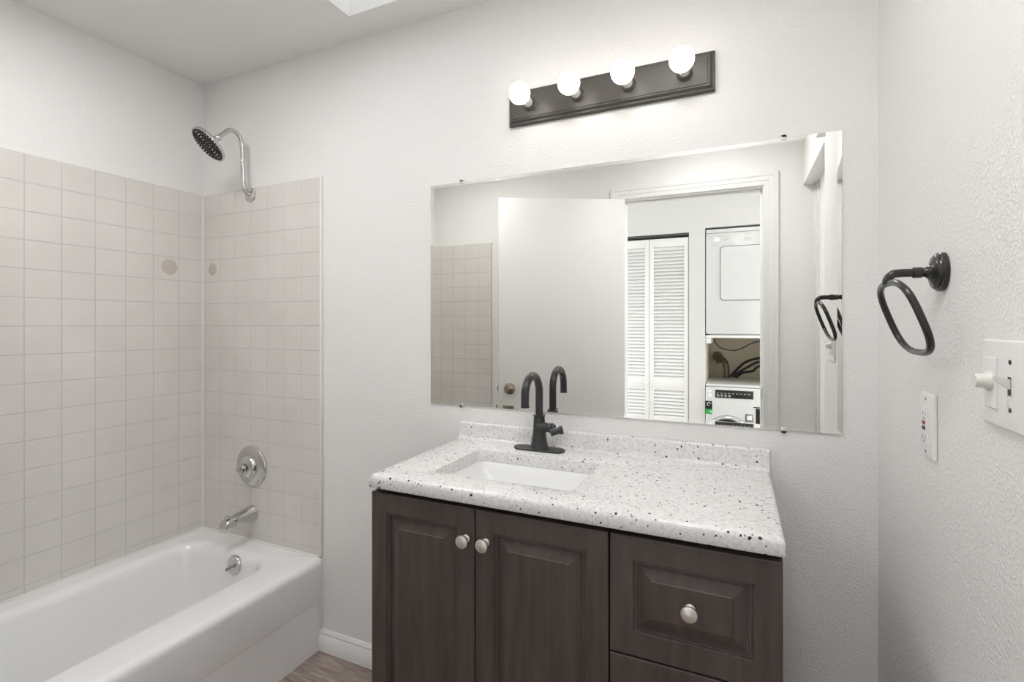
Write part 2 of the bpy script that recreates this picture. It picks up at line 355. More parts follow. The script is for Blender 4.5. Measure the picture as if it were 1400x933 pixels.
# baseboards
def base_prof(p0, p1, nrm):
    p0, p1, nrm = Vector(p0), Vector(p1), Vector(nrm)
    pr = ((0.0, 0.0), (0.014, 0.0), (0.014, 0.060), (0.0095, 0.064), (0.0085, 0.069), (0.0105, 0.072), (0.007, 0.080), (0.004, 0.085), (0.0, 0.085))
    return [[p+nrm*a+Vector((0, 0, b_)) for a, b_ in pr] for p in (p0, p1)]
def baseb(segs):
    mb = MB()
    for a in segs: mb.loft(base_prof(*a))
    return mb
struct('baseboard_back', baseb([((-1.5185, -0.0005, 0), (-0.862, -0.0005, 0), (0, -1, 0)), ((0.0765, -0.0005, 0), (XR, -0.0005, 0), (0, -1, 0))]), 'trim', 'white moulded baseboard between bathtub and vanity', 'baseboard', 50)
struct('baseboard_right', baseb([((XR-0.0005, -0.015, 0), (XR-0.0005, RY, 0), (-1, 0, 0))]), 'trim', 'white baseboard under the switches', 'baseboard', 50)
struct('baseboard_hall', baseb([((BX1+0.002, YC+0.0005, 0), (NX0-0.002, YC+0.0005, 0), (0, 1, 0))]), 'trim', 'white baseboard between closet and laundry niche', 'baseboard', 50)

# doorway lining and casing
jb = MB().box(OX0-0.018, OX0, YH, YF, 0, OZ).box(OX1, OX1+0.018, YH, YF, 0, OZ).box(OX0-0.018, OX1+0.018, YH, YF, OZ, OZ+0.018)
jb.box(OX1-0.010, OX1, YH+0.03, YF-0.045, 0, OZ, 0.001).box(OX0, OX1-0.01, YH+0.03, YF-0.045, OZ-0.01, OZ, 0.001)
struct('trim_4', jb, 'trim', 'white lining of the bathroom doorway', 'door jamb')
cs = MB()
CPR = ((0.005, 0.0), (0.005, 0.009), (0.028, 0.011), (0.030, 0.014), (0.052, 0.015), (0.054, 0.018), (0.073, 0.019), (0.075, 0.016), (0.075, 0.0))
for y0, s_ in ((YF, 1), (YH, -1)):
    cs.loft([[(OX0-a, y0+s_*t, 0) for a, t in CPR], [(OX0-a, y0+s_*t, OZ+a) for a, t in CPR], [(OX1+a, y0+s_*t, OZ+a) for a, t in CPR], [(OX1+a, y0+s_*t, 0) for a, t in CPR]])
struct('trim_5', cs, 'trim', 'white stepped casing around the doorway, seen in the mirror', 'door casing', 20)
struct('door_handle_plate', MB().box(OX1-0.0015, OX1+0.001, YF-0.040, YF-0.012, 0.89, 0.95, 0.0004), 'steel', 'metal strike plate on the doorway jamb', 'strike plate')

# bathroom door swung open towards the bathtub
TH_D = math.radians(27)
d1 = thing('door_1', 'flat white bathroom door standing open, seen in the mirror', 'door', (-0.620, -1.497, 0), PI-TH_D, kind='structure')
WD = 0.744     # local: x runs from the hinge to the free edge, y<0 is the visible face side
slab = part('door_panel', MB().box(0, WD, -0.035, 0, 0.012, 2.03, 0.002), 'door', d1, local=True)
kp = MB().lathe([(0.0325, 0), (0.0325, 0.003), (0.030, 0.007), (0.016, 0.011), (0.011, 0.018), (0.011, 0.030), (0.016, 0.036), (0.0245, 0.044), (0.027, 0.054), (0.025, 0.063), (0.018, 0.068), (0.006, 0.069), (0.005, 0.067), (0.0001, 0.067)], (WD-0.064, -0.035, 0.916), (0, -1, 0), 32)
part('door_knob', kp, 'bronze_knob', d1, local=True)
kp = MB().lathe([(0.0325, 0), (0.0325, 0.003), (0.030, 0.007), (0.016, 0.011), (0.011, 0.018), (0.011, 0.030), (0.0245, 0.044), (0.027, 0.054), (0.018, 0.068), (0.0001, 0.069)], (WD-0.064, 0.0, 0.916), (0, 1, 0), 24)
part('door_knob', kp, 'bronze_knob', d1, local=True)
part('latch_plate', MB().box(WD-0.001, WD+0.0012, -0.030, -0.006, 0.888, 0.944).box(WD, WD+0.009, -0.024, -0.012, 0.906, 0.926, 0.002), 'steel', d1, local=True)
for z in (0.25, 1.05, 1.80): part('hinge', MB().tube([(-0.004, 0.004, z-0.045), (-0.004, 0.004, z+0.045)], 0.005, 10).box(-0.0015, 0.0005, -0.03, 0.002, z-0.044, z+0.044), 'steel', d1, local=True)

# closet door in the recess of the right wall
d3 = thing('door_2', 'white door in the recess of the right wall, at the mirror edge', 'door', (XR+0.058, (YF+RY)/2, 0), kind='structure')
part('door_panel', MB().box(XR+0.062, XR+0.097, YF+0.017, RY, 0.01, 2.02, 0.002).box(XR+0.057, XR+0.062, YF+0.017, YF+0.07, 0.01, 2.02, 0.001), 'door', d3)
part('door_jamb', MB().box(XR+0.046, XR+0.115, YF, YF+0.016, 0, 2.02, 0.001), 'trim', d3)

# louvered bifold doors in the hall
bf = thing('door_3', 'white louvered bifold closet doors across the hall, seen in the mirror', 'closet door', ((BX0+BX1)/2, YC-0.02, 0), kind='structure')
def louver(x0, x1):
    mb = MB(); y0, y1 = YC-0.035, YC-0.007
    st = 0.034
    mb.box(x0, x0+st, y0, y1, 0.015, 1.995, 0.002).box(x1-st, x1, y0, y1, 0.015, 1.995, 0.002)
    for z0, z1 in ((0.015, 0.155), (0.750, 0.842), (1.928, 1.995)): mb.box(x0+st-0.002, x1-st+0.002, y0+0.001, y1-0.001, z0, z1, 0.001)
    for z0, z1 in ((0.155, 0.750), (0.842, 1.928)):
        n = int(round((z1-z0)/0.0286)); p = (z1-z0)/n
        for k in range(n):
            zc = z0+(k+0.5)*p
            mt = Matrix.Translation(((x0+x1)/2, (y0+y1)/2, zc)) @ Matrix.Rotation(math.radians(-58), 4, 'X')
            mb.box(-(x1-x0)/2+st-0.004, (x1-x0)/2-st+0.004, -0.0175, 0.0175, -0.003, 0.003, 0.0015, 1, mtx=mt)
    return mb
p1 = part('louvered_panel', louver(BX0+0.004, -0.6655), 'door', bf, 25)
p2 = part('louvered_panel', louver(-0.6625, BX1-0.004), 'door', bf, 25)
part('closet_knob', MB().lathe([(0.008, 0), (0.007, 0.012), (0.013, 0.018), (0.014, 0.024), (0.009, 0.030), (0.0001, 0.031)], (-0.683, YC-0.007, 0.795), (0, 1, 0), 20), 'trim', p1)
part('track', MB().box(BX0+0.002, BX1-0.002, YC-0.05, YC+0.001, 2.010, 2.028, 0.001), 'slot', bf)

# ------------------------------------------------------------------ bathtub
tub = thing('bathtub', 'white alcove bathtub along the tiled left wall', 'bathtub', ((XL-1.5)/2, -0.76, 0))
tx0, ty0, ty1 = XL+0.0015, YF+0.001, -0.0012
def outer(x1, z, r=0.006): return rrect(tx0, x1, ty0, ty1, r, z)
tl = [outer(-1.508, 0.0), outer(-1.504, 0.190), outer(-1.5025, 0.197), outer(-1.4995, 0.204), outer(-1.498, 0.325), outer(-1.4965, 0.338)]
for k in range(1, 6):
    a = PI/2*k/5; tl.append(outer(-1.4965-0.026*(1-math.cos(a)), 0.340+0.026*math.sin(a), 0.006))
def inner(ins, z, r, foot=0): return rrect(-2.135+ins, -1.650-ins, -1.415+ins+foot, -0.100-ins, r, z)
tl += [inner(-0.022, 0.3655, 0.125), inner(-0.008, 0.363, 0.115)]
for ins, z, r, ft in ((0.002, 0.357, 0.11, 0.003), (0.010, 0.345, 0.105, 0.01), (0.016, 0.328, 0.10, 0.02), (0.026, 0.27, 0.10, 0.06), (0.040, 0.19, 0.10, 0.12), (0.052, 0.13, 0.10, 0.17), (0.066, 0.095, 0.10, 0.20), (0.095, 0.072, 0.10, 0.23), (0.135, 0.064, 0.085, 0.26)):
    tl.append(inner(ins, z, r, ft))
tb = part('tub_shell', MB().loft(tl), 'enamel', tub, 30)
OVX, OVZ = -1.853, 0.316; OVY = -0.1195
ov = MB().lathe([(0.038, -0.004), (0.038, 0.003), (0.035, 0.007), (0.012, 0.010), (0.0001, 0.010)], (OVX, OVY, OVZ), (0, -1, 0.09), 32)
ovp = part('overflow_plate', ov, 'chrome', tub)
part('trip_lever', MB().tube(smooth_path([(OVX+0.012, OVY-0.008, OVZ+0.006), (OVX+0.004, OVY-0.016, OVZ+0.002), (OVX-0.004, OVY-0.025, OVZ-0.005), (OVX-0.010, OVY-0.031, OVZ-0.009)], 3), [0.0065]*3+[0.0058]*7, 10).lathe([(0.007, 0), (0.006, 0.006), (0.0001, 0.007)], (OVX, OVY-0.009, OVZ), (0, -1, 0), 14), 'steel', ovp)
for dx, dz in ((0.018, 0.004), (-0.018, -0.004)): part('screw', MB().lathe([(0.0045, 0), (0.004, 0.002), (0.0001, 0.0026)], (OVX+dx, OVY-0.0075, OVZ+dz), (0, -1, 0), 12), 'steel', ovp)
part('drain', MB().lathe([(0.034, 0), (0.032, 0.003), (0.022, 0.001), (0.0001, 0.001)], (-1.885, -0.33, 0.0645), (0, 0, 1), 24), 'chrome', tub)
part('rust_spot', MB().tube([(OVX-0.013, -0.1178, 0.352), (OVX+0.004, -0.1178, 0.352)], [0.0022, 0.0026], 8), 'pipe', tub)

# tub spout
SPX, SPZ = -1.890, 0.484
sp = thing('tub_spout', 'brushed chrome tub spout with diverter over the bathtub', 'tub spout', (SPX, 0, SPZ))
def spout_sec(y, top, bot, hw, sq, tilt=0.0):
    zc, hh = (top+bot)/2, (top-bot)/2; out = []
    for k in range(28):
        a = 2*PI*k/28; c_, s_ = math.cos(a), math.sin(a)
        dz = zc+hh*math.copysign(abs(s_)**(2/sq), s_)
        out.append((SPX+hw*math.copysign(abs(c_)**(2/sq), c_), y-tilt*(dz-bot), SPZ+dz))
    return out
part('spout_body', MB().loft([spout_sec(*a) for a in ((-0.0083, 0.034, -0.033, 0.034, 2.0), (-0.012, 0.034, -0.033, 0.034, 2.0), (-0.055, 0.026, -0.028, 0.028, 2.1), (-0.092, 0.0185, -0.022, 0.0245, 2.4), (-0.100, 0.0175, -0.021, 0.0240, 2.8), (-0.1008, 0.0175, -0.033, 0.0238, 3.2), (-0.125, 0.0135, -0.035, 0.0230, 3.4), (-0.138, 0.0085, -0.036, 0.0225, 3.6), (-0.145, -0.001, -0.036, 0.0215, 3.6), (-0.147, -0.008, -0.036, 0.0205, 3.6))]), 'chrome', sp, 40)
part('diverter', MB().lathe([(0.0035, 0), (0.0035, 0.012), (0.009, 0.014), (0.010, 0.018), (0.008, 0.022), (0.0001, 0.023)], (SPX, -0.124, SPZ+0.004), (0, -0.15, 1), 18), 'chrome', sp)
# mixer valve
VX, VZ = -1.891, 0.686
va = thing('shower_valve', 'round chrome shower valve plate with knob on the tiles', 'shower valve', (VX, -0.008, VZ))
part('valve_plate', MB().lathe([(0.086, 0.0004), (0.086, 0.006), (0.082, 0.011), (0.066, 0.016), (0.050, 0.019), (0.045, 0.020), (0.0001, 0.020)], (VX, -0.008, VZ), (0, -1, 0), 48), 'chrome', va)
part('valve_hub', MB().lathe([(0.049, 0), (0.047, 0.009), (0.040, 0.016), (0.026, 0.021), (0.0001, 0.021)], (VX, -0.027, VZ), (0, -1, 0), 40), 'chrome', va)
kb = MB()
kb.lathe([(0.012, 0), (0.012, 0.005), (0.019, 0.008), (0.021, 0.015), (0.018, 0.022), (0.010, 0.024), (0.0001, 0.024)], (VX, -0.047, VZ), (0, -1, 0), 10)
kn = part('valve_knob', kb, 'chrome', va, 20)
part('knob_cap', MB().lathe([(0.010, 0), (0.010, 0.006), (0.008, 0.009), (0.0001, 0.009)], (VX, -0.0705, VZ), (0, -1, 0), 18), 'steel', kn)
# shower arm and head
AX, AZ = -1.9027, 1.850
sh = thing('shower', 'round chrome rain shower head on a bent riser arm', 'shower head', (AX, 0, AZ))
part('flange', MB().lathe([(0.032, 0.0084), (0.032, 0.0105), (0.030, 0.0135), (0.020, 0.0165), (0.012, 0.0175), (0.0001, 0.0175)], (AX, 0, AZ-0.004), (0, -1, 0), 32), 'chrome', sh)
Nv = Vector((-0.2165, -0.6663, -0.7135)).normalized(); Cc = Vector((-1.900, -0.2007, 1.998))
nk = Cc-Nv*0.052
arm = smooth_path([(AX, -0.010, AZ-0.004), (AX, -0.022, AZ-0.001), (AX, -0.036, AZ+0.012), (AX, -0.0425, AZ+0.035), (AX, -0.045, AZ+0.10), (AX, -0.048, AZ+0.185), (AX, -0.057, AZ+0.222), (AX, -0.080, AZ+0.243), (AX+0.006, -0.110, AZ+0.238), (AX+0.012, -0.140, AZ+0.212), tuple(nk-Nv*0.004)], 5)
part('shower_arm', MB().tube(arm, 0.0092, 16), 'chrome', sh, 50)
hd = part('head_body', MB().lathe([(0.012, -0.060), (0.0125, -0.050), (0.010, -0.046), (0.015, -0.040), (0.016, -0.032), (0.020, -0.026), (0.040, -0.020), (0.062, -0.015), (0.071, -0.011), (0.0738, -0.005), (0.0728, 0.0), (0.069, 0.001), (0.067, -0.001), (0.0001, -0.001)], Cc, Nv, 48), 'chrome', sh, 40)
nz = MB(); u_ = Nv.orthogonal().normalized(); v_ = Nv.cross(u_)
for ring, cnt in ((0.006, 4), (0.0175, 10), (0.029, 16), (0.0405, 22), (0.052, 28), (0.0625, 34)):
    for k in range(cnt):
        a = 2*PI*k/cnt+ring*40; p = Cc+(u_*math.cos(a)+v_*math.sin(a))*ring
        nz.lathe([(0.0044, -0.0012), (0.0041, 0.0015), (0.0022, 0.003), (0.0001, 0.003)], p, Nv, 8)
part('nozzles', nz, 'rubber', hd)

# ------------------------------------------------------------------ vanity cabinet
CX0, CX1, CY, ZT = -0.861, 0.0755, -0.469, 0.8716
vc = thing('vanity_cabinet', 'dark espresso vanity cabinet with raised-panel doors and drawers', 'vanity cabinet', ((CX0+CX1)/2, -0.225, 0))
cc = MB()
cc.box(CX0, CX0+0.016, -0.449, -0.0005, 0.10, ZT-0.0005).box(CX1-0.016, CX1, -0.449, -0.0005, 0.10, ZT-0.0005)
cc.box(CX0, CX0+0.016, -0.39, -0.0005, 0, 0.10).box(CX1-0.016, CX1, -0.39, -0.0005, 0, 0.10)
cc.box(CX0+0.016, CX1-0.016, -0.449, -0.0005, 0.10, 0.116).box(CX0+0.016, CX1-0.016, -0.39, -0.374, 0, 0.10)
cc.box(CX0+0.016, CX1-0.016, -0.447, -0.428, ZT-0.06, ZT-0.0005, mi=1).box(-0.256, -0.228, -0.447, -0.03, 0.116, ZT-0.06, mi=1)
cc.box(CX0+0.016, CX1-0.016, -0.012, -0.0005, 0.116, ZT-0.0005, mi=1)
part('carcass', cc, ['wood', 'cabinet_in'], vc)
FP = [(0, -0.0185), (0, -0.0025), (0.0008, -0.0008), (0.0025, 0), (0.047, 0), (0.0475, -0.004), (0.0495, -0.0052), (0.0525, -0.0042), (0.0555, -0.0045), (0.0562, -0.0095), (0.0600, -0.0098), (0.0610, -0.0090), (0.083, -0.0022), (0.0845, -0.0008), (0.087, -0.0008)]
def front(u0, u1, v0, v1): return MB().panel(u0, u1, v0, v1, FP, lambda u, v, h: (u, CY-h, v))
def knob(x, z, par):
    return part('knob', MB().lathe([(0.0095, -0.0006), (0.0095, 0.002), (0.0065, 0.004), (0.0055, 0.009), (0.0075, 0.013), (0.0085, 0.0145), (0.007, 0.016), (0.014, 0.0185), (0.0158, 0.0215), (0.0150, 0.0245), (0.010, 0.027), (0.0001, 0.028)], (x, CY, z), (0, -1, 0), 28), 'nickel', par)
ZD = 0.8587
dl = part('door', front(CX0, -0.5592, 0.118, ZD), 'wood', vc, 20); knob(-0.5805, 0.787, dl)
dr = part('door', front(-0.5562, -0.2435, 0.118, ZD), 'wood', vc, 20); knob(-0.5285, 0.787, dr)
for z0, z1 in ((0.6167, ZD), (0.3715, 0.6135), (0.118, 0.3685)):
    dw = part('drawer', front(-0.2405, CX1, z0, z1), 'wood', vc, 20); knob((CX1-0.2405)/2-0.001, (z0+z1)/2+0.001, dw)

# countertop with backsplash
KX0, KX1, KY, KZ = -0.8627, 0.079, -0.478, 0.9056
HX = (-0.7256, -0.3457, -0.387, -0.134)      # sink cut-out
ct = thing('countertop', 'white speckled quartz vanity countertop with low backsplash', 'countertop', ((KX0+KX1)/2, -0.24, ZT))
lo = []
for ins, z in ((0.002, ZT), (0.0, ZT+0.003), (0.0, KZ-0.010), (0.0012, KZ-0.0055), (0.0045, KZ-0.0015), (0.009, KZ)):
    lo.append(rrect(KX0+ins, KX1-ins, KY+ins, -0.0006, 0.003, z))
for ins, z in ((-0.003, KZ), (-0.001, KZ-0.0008), (0, KZ-0.003), (0, ZT)):
    lo.append(rrect(HX[0]+ins, HX[1]-ins, HX[2]+ins, HX[3]-ins, 0.020, z))
part('slab', MB().loft(lo, closed=True), 'quartz', ct, 50)
bs = MB()
pr = ((-0.0006, KZ-0.001), (-0.030, KZ-0.001), (-0.0275, KZ+0.0015), (-0.0225, KZ+0.004), (-0.020, KZ+0.009), (-0.019, KZ+0.048), (-0.0175, KZ+0.0525), (-0.013, KZ+0.0545), (-0.0006, KZ+0.0545))
bs.loft([[(x, y, z) for y, z in pr] for x in (KX0+0.0005, KX1-0.0015)])
part('backsplash', bs, 'quartz', ct, 50)

# sink
sk = thing('sink', 'white undermount rectangular sink set in the speckled countertop', 'sink', ((HX[0]+HX[1])/2, (HX[2]+HX[3])/2, ZT))
def so(i, z, r, fx=1.0): return rrect(HX[0]+i*fx, HX[1]-i*fx, HX[2]+i, HX[3]-i, r, z)
sl = [so(0.075, 0.735, 0.04), so(0.010, 0.84, 0.03), so(-0.020, 0.858, 0.03), so(-0.020, ZT-0.0006, 0.03), so(-0.001, ZT-0.0006, 0.020), so(0.002, ZT-0.003, 0.022)]
sl += [so(0.010, 0.850, 0.024, 1.6), so(0.030, 0.800, 0.03, 2.0), so(0.050, 0.768, 0.035, 1.8), so(0.066, 0.753, 0.035, 1.7), so(0.085, 0.748, 0.03, 1.6)]
part('basin', MB().loft(sl), 'ceramic', sk, 35)
part('drain', MB().lathe([(0.030, 0), (0.029, 0.003), (0.021, 0.001), (0.0001, 0.0015)], ((HX[0]+HX[1])/2, (HX[2]+HX[3])/2, 0.7482), (0, 0, 1), 24), 'black', sk)

# faucet
fx, fy, fz = -0.553, -0.0665, KZ+0.0004
fa = thing('faucet', 'matte black gooseneck faucet on a deck plate behind the sink', 'faucet', (fx, fy, fz))
dk = []
for i, z in ((0.001, 0), (0, 0.002), (0, 0.0045), (0.0015, 0.0062), (0.005, 0.007)):
    dk.append(rrect(fx-0.082+i, fx+0.082-i, fy-0.027+i, fy+0.027-i, 0.0268-i, fz+z, 10))
part('deck_plate', MB().loft(dk), 'black', fa)
bd = MB().lathe([(0.0275, 0.0065), (0.0275, 0.011), (0.0265, 0.013), (0.0245, 0.024), (0.0215, 0.042), (0.0190, 0.062), (0.0178, 0.085), (0.0174, 0.098), (0.0165, 0.1), (0.0165, 0.102), (0.0182, 0.103), (0.0182, 0.107), (0.0145, 0.1085), (0.0001, 0.1085)], (fx, fy, fz), (0, 0, 1), 36)
bd.lathe([(0.022, 0.0), (0.0165, 0.016), (0.0138, 0.022), (0.0132, 0.036), (0.0152, 0.038), (0.0152, 0.045), (0.0125, 0.047), (0.0125, 0.051), (0.0001, 0.051)], (fx, fy, fz+0.071), (1, -0.12, 0), 28)
part('faucet_body', bd, 'black', fa)
gp = [(fx, fy, fz+0.105), (fx, fy, fz+0.14)]
for k in range(0, 19):
    a = PI*k/18; gp.append((fx, fy-0.056*(1-math.cos(a)), fz+0.176+0.056*math.sin(a)))
gp += [(fx, fy-0.112, fz+0.150)]
sps = part('spout', MB().tube(gp, 0.0116, 20), 'black', fa, 50)
part('spout_tip', MB().lathe([(0.0116, 0), (0.0126, 0.001), (0.0126, 0.005), (0.009, 0.0052), (0.0001, 0.004)], (fx, fy-0.112, fz+0.151), (0, 0, -1), 20), 'black', sps)
lv = MB().lathe([(0.0001, -0.001), (0.0105, 0), (0.0112, 0.004), (0.0098, 0.008), (0.0096, 0.022), (0.0110, 0.027), (0.0130, 0.028), (0.0130, 0.036), (0.0105, 0.038), (0.0001, 0.038)], (fx+0.046, fy-0.024, fz+0.061), (0.80, 0.22, 0.24), 22)
lv.tube([(fx+0.049, fy-0.004, fz+0.069), (fx+0.050, fy-0.024, fz+0.062)], 0.0065, 12)
part('lever', lv, 'black', fa)

# ------------------------------------------------------------------ mirror
MX0, MX1, MZ0, MZ1 = -0.988, 0.2406, 1.0129, 1.7802
mi = thing('mirror', 'large frameless mirror hung with small clips above the vanity', 'mirror', ((MX0+MX1)/2, 0, MZ0))
BV = 0.0105
mb = MB().panel(MX0, MX1, MZ0, MZ1, [(0, 0.0008), (0, 0.00547), (BV, 0.005)], lambda u, v, h: (u, -h, v))
part('mirror_glass', mb, 'mirror', mi, 0.2)
for o_ in mi.children:
    for p in o_.data.polygons: p.use_smooth = False
for x in (-0.863, 0.111):
    for z, s_ in ((MZ1, 1), (MZ0, -1)):
        part('clip', MB().box(x-0.006, x+0.006, -0.0085, -0.0056, min(z-0.005*s_, z+0.008*s_), max(z-0.005*s_, z+0.008*s_), 0.001).box(x-0.006, x+0.006, -0.0085, -0.0005, min(z+0.0008*s_, z+0.008*s_), max(z+0.0008*s_, z+0.008*s_), 0.001), 'nickel', mi)

# ------------------------------------------------------------------ vanity light
LX0, LX1, LZ0, LZ1 = -0.679, -0.056, 1.936, 2.046
vl = thing('vanity_light', 'dark bronze bar light with four lit globe bulbs above the mirror', 'vanity light', ((LX0+LX1)/2, 0, (LZ0+LZ1)/2))
part('backplate', MB().panel(LX0, LX1, LZ0, LZ1, [(0, 0.0006), (0, 0.012), (0.002, 0.015), (0.007, 0.016), (0.009, 0.020), (0.013, 0.0225), (0.0165, 0.0225), (0.018, 0.0245), (0.022, 0.025)], lambda u, v, h: (u, -h, v)), 'bronze', vl, 20)
lx = [LX0+(LX1-LX0)*(k+0.5)/4 for k in range(4)]; lz = 1.991
so_ = part('socket', MB().lathe([(0.022, 0.0246), (0.022, 0.027), (0.0185, 0.030), (0.0175, 0.034), (0.0001, 0.034)], (lx[0], 0, lz), (0, -1, 0), 28), 'bronze', vl)
R = 0.0325
gl = [(0.0140, 0.0722)]
for k in range(1, 15):
    a = PI*(0.86-0.86*k/14); gl.append((R*math.sin(a) if k < 14 else 0.0001, 0.108-R*math.cos(PI-a) if False else 0.108+R*math.cos(a)))
bu = part('bulb', MB().lathe(gl, (lx[0], 0, lz), (0, -1, 0), 32), 'bulb', vl)
part('bulb_collar', MB().lathe([(0.0130, 0.0342), (0.0140, 0.037), (0.0155, 0.060), (0.0150, 0.072), (0.0001, 0.072)], (lx[0], 0, lz), (0, -1, 0), 24), 'bulb_neck', bu)
for k in range(1, 4):
    dup_part(so_, vl, (lx[k]-lx[0], 0, 0)); dup_part(bu, vl, (lx[k]-lx[0], 0, 0))

# ------------------------------------------------------------------ towel ring
ty, tz = -0.4276, 1.379
tr = thing('towel_ring', 'black towel ring hanging from a wall post beside the mirror', 'towel ring', (XR, ty, tz))
part('wall_mount', MB().lathe([(0.033, 0.0006), (0.033, 0.007), (0.0315, 0.0085), (0.0300, 0.009), (0.0295, 0.0115), (0.0275, 0.0135), (0.022, 0.0155), (0.015, 0.018), (0.0105, 0.021), (0.0080, 0.025), (0.0075, 0.031), (0.0001, 0.031)], (XR, ty, tz), (-1, 0, 0), 40), 'gloss_black', tr)
ap = smooth_path([(XR-0.028, ty, tz), (XR-0.045, ty, tz), (XR-0.060, ty, tz), (XR-0.070, ty, tz-0.002), (XR-0.0765, ty, tz-0.010), (XR-0.0775, ty, tz-0.020)], 5)
part('post', MB().tube(ap, 0.0072, 16).lathe([(0.0092, 0), (0.0092, 0.012), (0.0072, 0.013)], (XR-0.029, ty, tz), (-1, 0, 0), 24), 'gloss_black', tr, 50)
rg = []; tt = math.radians(19.9)
for k in range(72):
    a = 2*PI*k/72; c_, s_ = math.cos(a), math.sin(a); e = 2/3.0
    yy = 0.090*math.copysign(abs(c_)**e, c_); zz = 0.0635*math.copysign(abs(s_)**e, s_)-0.0635
    rg.append((0.2406-zz*math.sin(tt), -0.4255+yy, 1.362+zz*math.cos(tt)))
part('ring', MB().tube(rg, 0.0056, 14, closed=True), 'gloss_black', tr, 60)

# ------------------------------------------------------------------ outlet and switch plates
gy, gz = -0.368, 1.1097
gf = thing('outlet', 'white ground fault outlet with red and black buttons below the towel ring', 'outlet', (XR, gy, gz))
pX = lambda u, v, h: (XR-h, u, v)
part('cover_plate', MB().panel(gy-0.035, gy+0.035, gz-0.057, gz+0.057, [(0, 0.0008), (0, 0.0035), (0.002, 0.006), (0.005, 0.0068), (0.017, 0.0072)], pX), 'plastic', gf, 30)
oc = part('receptacle', MB().panel(gy-0.0165, gy+0.0165, gz-0.0335, gz+0.0335, [(0, 0.0070), (0, 0.0092), (0.0015, 0.0098)], pX), 'plastic', gf, 30)
part('test_button', MB().box(XR-0.0112, XR-0.0096, gy-0.0065, gy+0.0065, gz+0.001, gz+0.0075, 0.0005), 'red', oc)
part('reset_button', MB().box(XR-0.0112, XR-0.0096, gy-0.0065, gy+0.0065, gz-0.0085, gz-0.002, 0.0005), 'black_plastic', oc)
for z in (0.021, -0.021):
    part('slot', MB().box(XR-0.0100, XR-0.0095, gy-0.0075, gy-0.0060, gz+z-0.004, gz+z+0.004), 'slot', oc)
    part('slot', MB().box(XR-0.0100, XR-0.0095, gy+0.0055, gy+0.0070, gz+z-0.003, gz+z+0.003), 'slot', oc)
    part('ground_hole', MB().lathe([(0.0022, 0), (0.0022, 0.0004), (0.0001, 0.0004)], (XR-0.0096, gy, gz+z-(0.009 if z > 0 else 0.008)), (-1, 0, 0), 12), 'slot', oc)
for z in (0.047, -0.047): part('screw', MB().lathe([(0.003, 0), (0.0028, 0.001), (0.0001, 0.0013)], (XR-0.0070, gy, gz+z), (-1, 0, 0), 14), 'steel', gf)

sy, sz = -0.648, 1.213
sw = thing('switch_plate', 'white two gang wall plate with dimmer knob and toggle switch', 'switch', (XR, sy, sz))
part('cover_plate', MB().panel(sy-0.058, sy+0.058, sz-0.057, sz+0.057, [(0, 0.0008), (0, 0.003), (0.002, 0.0055), (0.005, 0.0064), (0.02, 0.0067)], pX), 'plastic', sw, 30)
g1, g2 = sy+0.024, sy-0.023
dm = part('dimmer_insert', MB().panel(g1-0.0165, g1+0.0165, sz-0.0335, sz+0.0335, [(0, 0.0064), (0, 0.0090), (0.001, 0.0096)], pX), 'plastic', sw, 30)
part('dimmer_knob', MB().lathe([(0.0135, 0.0001), (0.0130, 0.002), (0.0105, 0.005), (0.0092, 0.009), (0.0090, 0.014), (0.0080, 0.016), (0.0001, 0.016)], (XR-0.0096, g1, sz+0.002), (-1, 0, 0), 28), 'plastic_ivory', dm)
tg = part('toggle_frame', MB().box(XR-0.0074, XR-0.0064, g2-0.0052, g2+0.0052, sz-0.0125, sz+0.0125, 0.0003).box(XR-0.0078, XR-0.0073, g2-0.0040, g2+0.0040, sz-0.0115, sz+0.0115, mi=1), ['plastic_ivory', 'slot'], sw)
part('toggle', MB().loft([[(XR-0.0070, g2-0.0036, sz-0.0045), (XR-0.0070, g2+0.0036, sz-0.0045), (XR-0.0070, g2+0.0036, sz+0.0085), (XR-0.0070, g2-0.0036, sz+0.0085)], [(XR-0.0225, g2-0.0028, sz+0.0075), (XR-0.0225, g2+0.0028, sz+0.0075), (XR-0.0225, g2+0.0028, sz+0.0130), (XR-0.0225, g2-0.0028, sz+0.0130)]]), 'plastic_ivory', tg)
for z in (0.030, -0.030): part('screw', MB().lathe([(0.0031, 0), (0.0028, 0.001), (0.0001, 0.0012)], (XR-0.0066, g2, sz+z), (-1, 0, 0), 14), 'slot', sw)

# ------------------------------------------------------------------ laundry niche, seen in the mirror
sf = thing('shelf', 'white shelf board carrying the dryer in the laundry niche', 'shelf', (0.08, YC-0.3, 1.185))
part('board', MB().box(NX0+0.001, NX1-0.001, -3.40, YC-0.004, 1.185, 1.2065, 0.0015), 'trim', sf)
for x in (NX0+0.001, NX1-0.041): part('cleat', MB().box(x, x+0.04, -3.40, YC-0.012, 1.140, 1.1848, 0.002), 'trim', sf)
dx0, dx1, dz0, dz1, dyf = NX0+0.006, NX1-0.006, 1.216, 2.040, YC+0.004
dr_ = thing('dryer', 'white stacked clothes dryer with square door on the niche shelf', 'dryer', ((dx0+dx1)/2, YC-0.3, 1.2065))
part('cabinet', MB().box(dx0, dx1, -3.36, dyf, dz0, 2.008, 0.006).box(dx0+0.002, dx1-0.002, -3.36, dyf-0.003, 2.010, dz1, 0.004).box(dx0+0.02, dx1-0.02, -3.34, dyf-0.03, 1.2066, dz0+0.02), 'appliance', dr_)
def rr_y(x0, x1, z0, z1, r, y): return [(p[0], y, p[1]) for p in rrect(x0, x1, z0, z1, r, 0, 6)]
